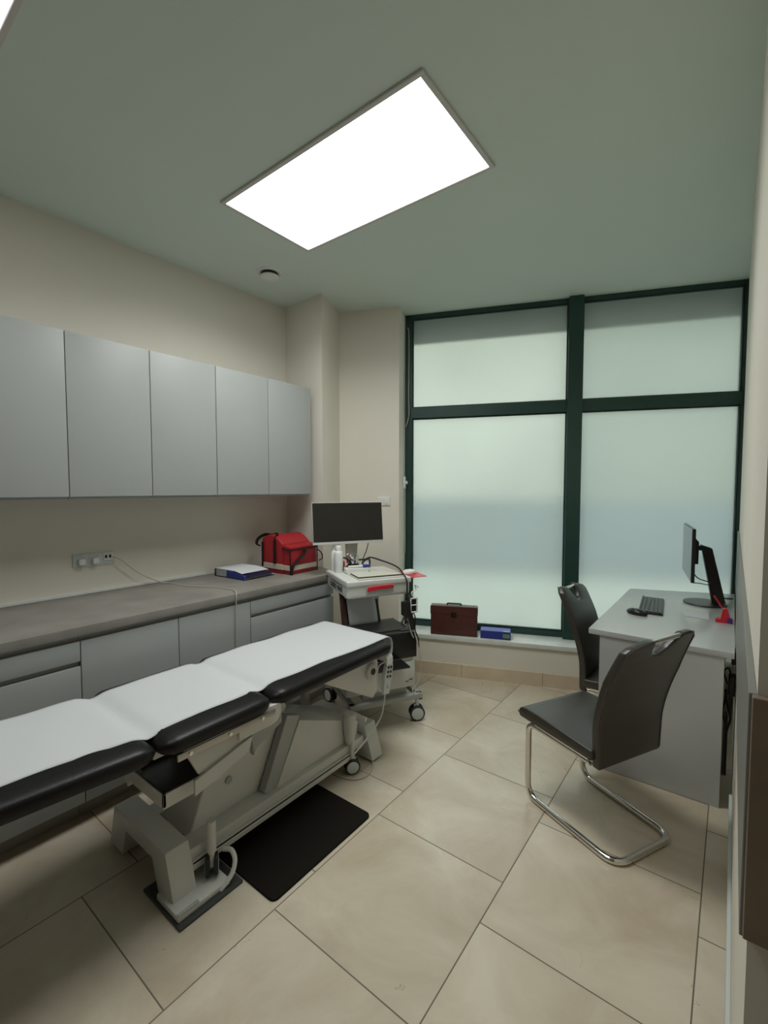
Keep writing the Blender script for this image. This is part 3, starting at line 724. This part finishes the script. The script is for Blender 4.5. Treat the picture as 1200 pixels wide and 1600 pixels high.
MB().box(-.012, .045, -.02, .02, 0, .060, .004, 1).build('cup', m_redp, t)
t = thing('probe_holder', 'white and black bracket beside the foot of the cart monitor', 'holder', cl(.255, .41, .9345), CW)
MB().box(-.035, .04, -.02, .02, 0, .040, .006, 2).build('bracket', m_strip, t)
MB().tube(fillet([(-.045, 0, .0), (-.045, 0, .062), (.052, 0, .062), (.052, 0, .01)], .01), .007, 8).build('guard', m_dark, t)
# mouse plate
pl = thing('mouse_plate', 'thin red plate sticking out from the right side of the cart', 'mouse pad', cl(.43, .04, .9145), CW)
MB().prism([(-.01, .0), (.145, .01), (.155, .27), (.02, .24)], 'z', .0, .004, .001, 1).build('plate', m_redp, pl)
t = thing('mouse', 'white computer mouse on the red plate of the cart', 'mouse', cl(.495, .16, .9187), CW + .2)
MB().lathe([(0, 0), (.030, 0), (.033, .008), (.030, .020), (.018, .030), (0, .033)], n=28, M=Matrix.Scale(1.7, 4, (1, 0, 0))).build('mouse_body', m_strip, t)
# transducer holder with hanging probes
t = thing('probe_bracket', 'white and black cable clip bracket hanging below the red plate', 'bracket', cl(.412, -.03, 0), CW)
MB().box(-.018, .018, -.012, .012, .70, .815, .002, 1).build('bracket_post', m_dark, t)
fr = MB(); 
for a, b, c, d in ((-.012, .040, .80, .808), (-.012, .040, .712, .720), (-.012, -.004, .712, .808), (.032, .040, .712, .808), (-.012, .04, .758, .764)): fr.box(a, b, -.028, -.018, c, d, .002, 1)
fr.build('clip_frame', m_strip, t)
MB().box(-.008, .036, -.020, -.010, .716, .804).build('clip_back', m_black, t)
MB().tube(smooth_path([(.015, -.02, .81), (.0, -.02, .84), (.03, -.02, .86), (.02, -.02, .89), (.05, -.02, .87)]), .004, 6).build('wire_knot', m_strip, t)
t = thing('ecg_adapter', 'black cable adapter hanging in a tangle beside the printer', 'adapter', cl(.385, -.03, 0), CW)
MB().prism([(-.035, .785), (.015, .79), (.02, .72), (.045, .66), (.05, .60), (.02, .60), (.0, .68), (-.035, .70)], 'y', -.03, .01, .006, 2).build('adapter_body', m_black, t)
MB().tube(smooth_path([(-.02, -.02, .70), (-.045, -.03, .66), (-.03, -.035, .635), (-.005, -.03, .65), (-.015, -.025, .675), (-.035, -.02, .68)]), .006, 8).build('plug_coil', m_dark, t)
tag(MB().tube(smooth_path([cl(.42, -.05, .70), cl(.425, -.05, .62), cl(.445, -.06, .53), cl(.465, -.07, .43), cl(.472, -.07, .34), cl(.455, -.06, .26), cl(.42, -.05, .215), cl(.43, -.07, .185), cl(.46, -.07, .20)]), .0036, 6).build('cable', m_cablew), 'white cable looping down from the bracket to the right cart castor', 'cable')
tag(MB().tube(smooth_path([cl(.38, -.05, .69), cl(.39, -.055, .64), cl(.41, -.055, .58), cl(.425, -.055, .55)]), .004, 6).build('cable', m_cablew), 'short grey cable hanging at the right edge of the printer', 'cable')
tag(MB().tube(smooth_path([cl(.43, -.04, .72), cl(.445, -.04, .66), cl(.44, -.045, .60), cl(.46, -.05, .54), cl(.465, -.05, .48)]), .0036, 6).build('cable', m_cable), 'thin black cable hanging beside the white one on the cart', 'cable')
tag(MB().tube(smooth_path([(-1.56, 1.91, .012), (-1.50, 1.86, .006), (-1.475, 1.78, .005), (-1.50, 1.72, .005), (-1.56, 1.69, .005), (-1.64, 1.68, .005)]), .004, 6).build('cable', m_cablew), 'white cable curving over the floor around the far couch castor', 'cable')

# ------------------------------------------------------------------ desk
t = thing('desk', 'grey laminate desk standing against the right wall below the window', 'desk', (0, 0, 0))
dk = MB().prism([(-.60, 2.592), (.024, 2.592), (.024, 4.065), (-.60, 3.825)], 'z', .722, .750, .002, 2)
dk.build('desk_top', m_desk, t)
MB().box(-.545, -.012, 2.600, 2.628, .0, .7215, .001, 1).build('side_panel', m_desk, t)
MB().box(-.545, -.012, 3.70, 3.728, .0, .7215, .001, 1).build('side_panel', m_desk, t)
MB().box(-.06, -.044, 2.63, 3.70, .38, .7215, .001, 1).build('modesty_panel', m_desk, t)

# cables and box under the desk at the wall
t = thing('power_adapter', 'dark power adapter and plugs hanging under the desk beside the wall', 'adapter', (0, 2.72, 0))
MB().box(.014, .034, .0, .07, .655, .72, .004, 1).build('socket_box', m_dark, t)
MB().box(.006, .032, .0, .05, .50, .60, .004, 1).build('adapter_body', m_black, t)
MB().tube(smooth_path([(-.0, -.0, .56), (-.012, -.01, .62), (.005, -.01, .64), (.014, 0, .60), (.012, .01, .57)]), .004, 8).build('lead', m_cable, t)
t = thing('cable_bundle', 'tangled black cables hanging down between desk side and wall', 'cable', (0, 2.74, 0))
b_ = MB(); 
b_.tube(smooth_path([(-.005, .0, .52), (.0, .0, .47), (.012, .0, .42), (.018, 0, .38), (.008, 0, .33), (.0, 0, .28), (.004, 0, .16), (.006, 0, .10)]), .0042, 8)
b_.tube(smooth_path([(-.002, .01, .52), (-.006, .01, .46), (-.012, .01, .42), (-.010, .01, .38), (.0, .01, .34), (.002, .01, .26)]), .0042, 8)
b_.build('cable_strand', m_cable, t)
tag(MB().box(-.010, .010, 2.80, 2.98, .06, .32, .004, 1).build('small_computer', m_dark), 'narrow dark grey computer case standing behind the desk side at the wall', 'computer')

# monitor on the desk
t = thing('monitor', 'thin black monitor on a slanted stand on the desk, seen from the side', 'monitor', (-.228, 3.60, 0), math.radians(8.9))
MB().box(-.008, .010, -.275, .275, .925, 1.255, .002, 1).build('screen_housing', m_black, t)
MB().box(-.0095, -.0075, -.272, .272, .930, 1.252, .0005, 1).build('screen', m_gloss, t)
MB().prism([(.008, 1.205), (.020, 1.19), (.040, 1.165), (.040, 1.025), (.008, 1.025)], 'y', -.15, .15, .002, 1).build('rear_housing', m_black, t)
MB().box(.036, .075, -.035, .035, 1.100, 1.130, .002, 1).build('tilt_joint', m_black, t)
MB().prism([(.066, 1.135), (.125, 1.115), (.205, .765), (.135, .758)], 'y', -.030, .030, .003, 1).build('stand', mat('dark_brown_stand', (.022, .013, .011), .4), t)
MB().lathe([(0, 0), (.118, 0), (.121, .004), (.118, .009), (0, .010)], (.098, 0, .7505), 40).build('stand_base', m_dark, t)
tag(MB().tube(smooth_path([(-.19, 3.44, .97), (-.165, 3.47, .935), (-.13, 3.52, .915), (-.10, 3.56, .90)]), .0035, 6).build('cable', m_cable), 'upper black cable between desk monitor and its stand', 'cable')
tag(MB().tube(smooth_path([(-.19, 3.40, .915), (-.15, 3.46, .905), (-.10, 3.54, .885)]), .003, 6).build('cable', m_cable), 'lower black cable between desk monitor and its stand', 'cable')
tag(MB().tube(smooth_path([(-.035, 3.62, .80), (-.02, 3.66, .79), (.012, 3.68, .79)]), .005, 8).build('cable', m_cable), 'stub of black cable behind the foot of the desk monitor stand', 'cable')
# keyboard
t = thing('keyboard', 'black computer keyboard lying on the desk', 'keyboard', (-.392, 3.315, .7505), math.radians(95))
MB().prism([(-.22, 0), (.22, 0), (.22, .012), (-.22, .012)][:4], 'y', -.062, .062, .003, 2).build('keyboard_case', m_black, t)
kk = MB()
for r_ in range(5):
    for c_ in range(16):
        x0 = -.212 + c_ * .0265; y0 = -.055 + r_ * .0225
        kk.box(x0, x0 + .0235, y0, y0 + .0195, .012, .0175, .002, 1)
kk.build('keycaps', mat('dark_keys', (.035, .04, .04), .35), t)
MB().box(-.215, .215, .056, .066, .004, .022, .003, 1).build('rear_edge', m_dark, t)
t = thing('mouse', 'black computer mouse on the desk in front of the keyboard', 'mouse', (-.440, 3.055, .7505), math.radians(-22))
MB().lathe([(0, 0), (.030, 0), (.033, .008), (.031, .020), (.020, .032), (0, .036)], n=28, M=Matrix.Scale(1.85, 4, (1, 0, 0))).build('mouse_body', m_black, t)
MB().tube([(-.02, -.012, .0345), (.03, -.014, .029)], .0012, 6).build('silver_trim', m_chrome, t)
tag(MB().prism([(-.205, 3.18), (-.090, 3.17), (-.098, 3.335), (-.202, 3.34)], 'z', .7505, .7535, .0005, 1).build('paper_note', m_paper), 'small white paper note lying on the desk near the monitor', 'paper')
# red stapler like thing
t = thing('tape_dispenser', 'red plastic desk dispenser standing at the wall edge of the desk', 'dispenser', (-.018, 3.17, .7505))
MB().prism([(-.045, 0), (.034, 0), (.034, .022), (.022, .03), (.008, .078), (-.012, .080), (-.028, .02), (-.045, .018)], 'y', -.022, .022, .003, 2).build('dispenser_body', m_redp, t)
MB().prism([(-.018, .075), (-.012, .08), (-.052, .145), (-.058, .142)], 'y', -.006, .006, .001, 1).build('red_arm', m_redp, t)
MB().prism([(-.026, .02), (-.022, .02), (-.012, .078), (-.016, .079)], 'y', -.0245, -.0225).build('pale_edge', mat('pale_orange', (.7, .35, .25), .4), t)
MB().cyl((.020, -.028, .020), (.020, -.022, .020), .013).build('blue_knob', m_blue, t)

# ------------------------------------------------------------------ cantilever chairs
def make_chair(label):
    t = thing('cantilever_chair', label, 'chair', (0, 0, 0), 0, 'brown cantilever chairs at the desk')
    h = .372; w_ = .185; w2 = .175
    P = [(.36, -w_, h), (0, -w_, h), (0, -w_, .0145), (.478, -w2, .0135), (.478, w2, .0135), (0, w_, .0135), (0, w_, h), (.36, w_, h)]
    rr = [0, .05, .07, .075, .075, .07, .05, 0]
    MB().tube(fillet(P, rr, 8), .0142, 12).build('tube_frame', m_chrome, t)
    MB().box(.05, .35, -w_ - .012, -w_ + .012, h + .008, h + .020).box(.05, .35, w_ - .012, w_ + .012, h + .008, h + .020).box(.34, .375, -w_, w_, h + .002, h + .020).build('seat_bracket', m_chrome, t)
    def zs(x): return .012 * math.exp(-((x + .02) / .05) ** 2) * -1
    seat = [(-.045, .405), (-.035, .392), (.38, .392), (.38, .435), (.1, .447), (.0, .447), (-.030, .440), (-.045, .425)]
    MB().prism(seat, 'y', -.21, .21, .008, 3, cuts=None).build('seat', m_chair, t, 60)
    MB().prism([(-.047, .412), (.375, .402), (.375, .408), (-.047, .418)], 'y', -.2125, -.2095).prism([(-.047, .412), (.375, .402), (.375, .408), (-.047, .418)], 'y', .2095, .2125).build('seat_seam', m_chairtrim, t)
    def bx(z):
        k = max(0, (z - .50)); return .385 + .52 * k ** 1.55
    def dfm(c):
        return (c.x + bx(c.z), c.y, c.z)
    ol = [(-.19, .358), (.19, .358), (.205, .60), (.215, .74), (.195, .90), (.165, .928), (.110, .926), (.088, .905), (.055, .866), (.015, .840), (-.025, .842), (-.042, .870), (-.050, .912), (-.09, .915), (-.175, .895), (-.20, .875), (-.215, .74), (-.205, .60)]
    cuts = [((0, 0, z), (0, 0, 1)) for z in [.40 + .04 * k for k in range(13)]]
    MB().prism(ol, 'x', -.018, .018, .010, 3, cuts=cuts, deform=dfm).build('backrest', m_chair, t, 60)
    ed = [(0, y, z) for y, z in [(-.19, .372), (-.205, .60), (-.215, .74), (-.20, .875), (-.175, .895), (-.09, .915), (-.05, .912)]]
    ed2 = [(0, y, z) for y, z in [(.19, .372), (.205, .60), (.215, .74), (.195, .90), (.165, .928)]]
    def cv(l, dx):
        out = []
        for p, q in zip(l, l[1:]):
            for k in range(6):
                s = k / 6; y = p[1] * (1 - s) + q[1] * s; z = p[2] * (1 - s) + q[2] * s
                out.append((bx(z) + dx, y, z))
        out.append((bx(l[-1][2]) + dx, l[-1][1], l[-1][2])); return out
    MB().tube(cv([(0, y * .975, z) for _, y, z in ed], .0185), .0022, 6).tube(cv([(0, y * .975, z) for _, y, z in ed2], .0185), .0022, 6).build('piping', m_chairtrim, t)
    zt = .905
    MB().cyl((bx(zt) + .004, -.055, .903), (bx(zt) + .008, .105, .912), .010, n=14).build('grab_bar', m_chrome, t)
    return t
b_ang = math.atan2(-.455, .89)
ch1 = make_chair('brown leatherette cantilever chair in front of the desk, its back to the camera')
ch1.location = (-.67, 2.30, 0); ch1.rotation_euler = (0, 0, b_ang)
ch2 = copy_tree(ch1)
ch2['label'] = 'brown cantilever chair at the left side of the desk, in front of the window post'
ch2.location = (-.255, 2.865, 0); ch2.rotation_euler = (0, 0, math.radians(179))
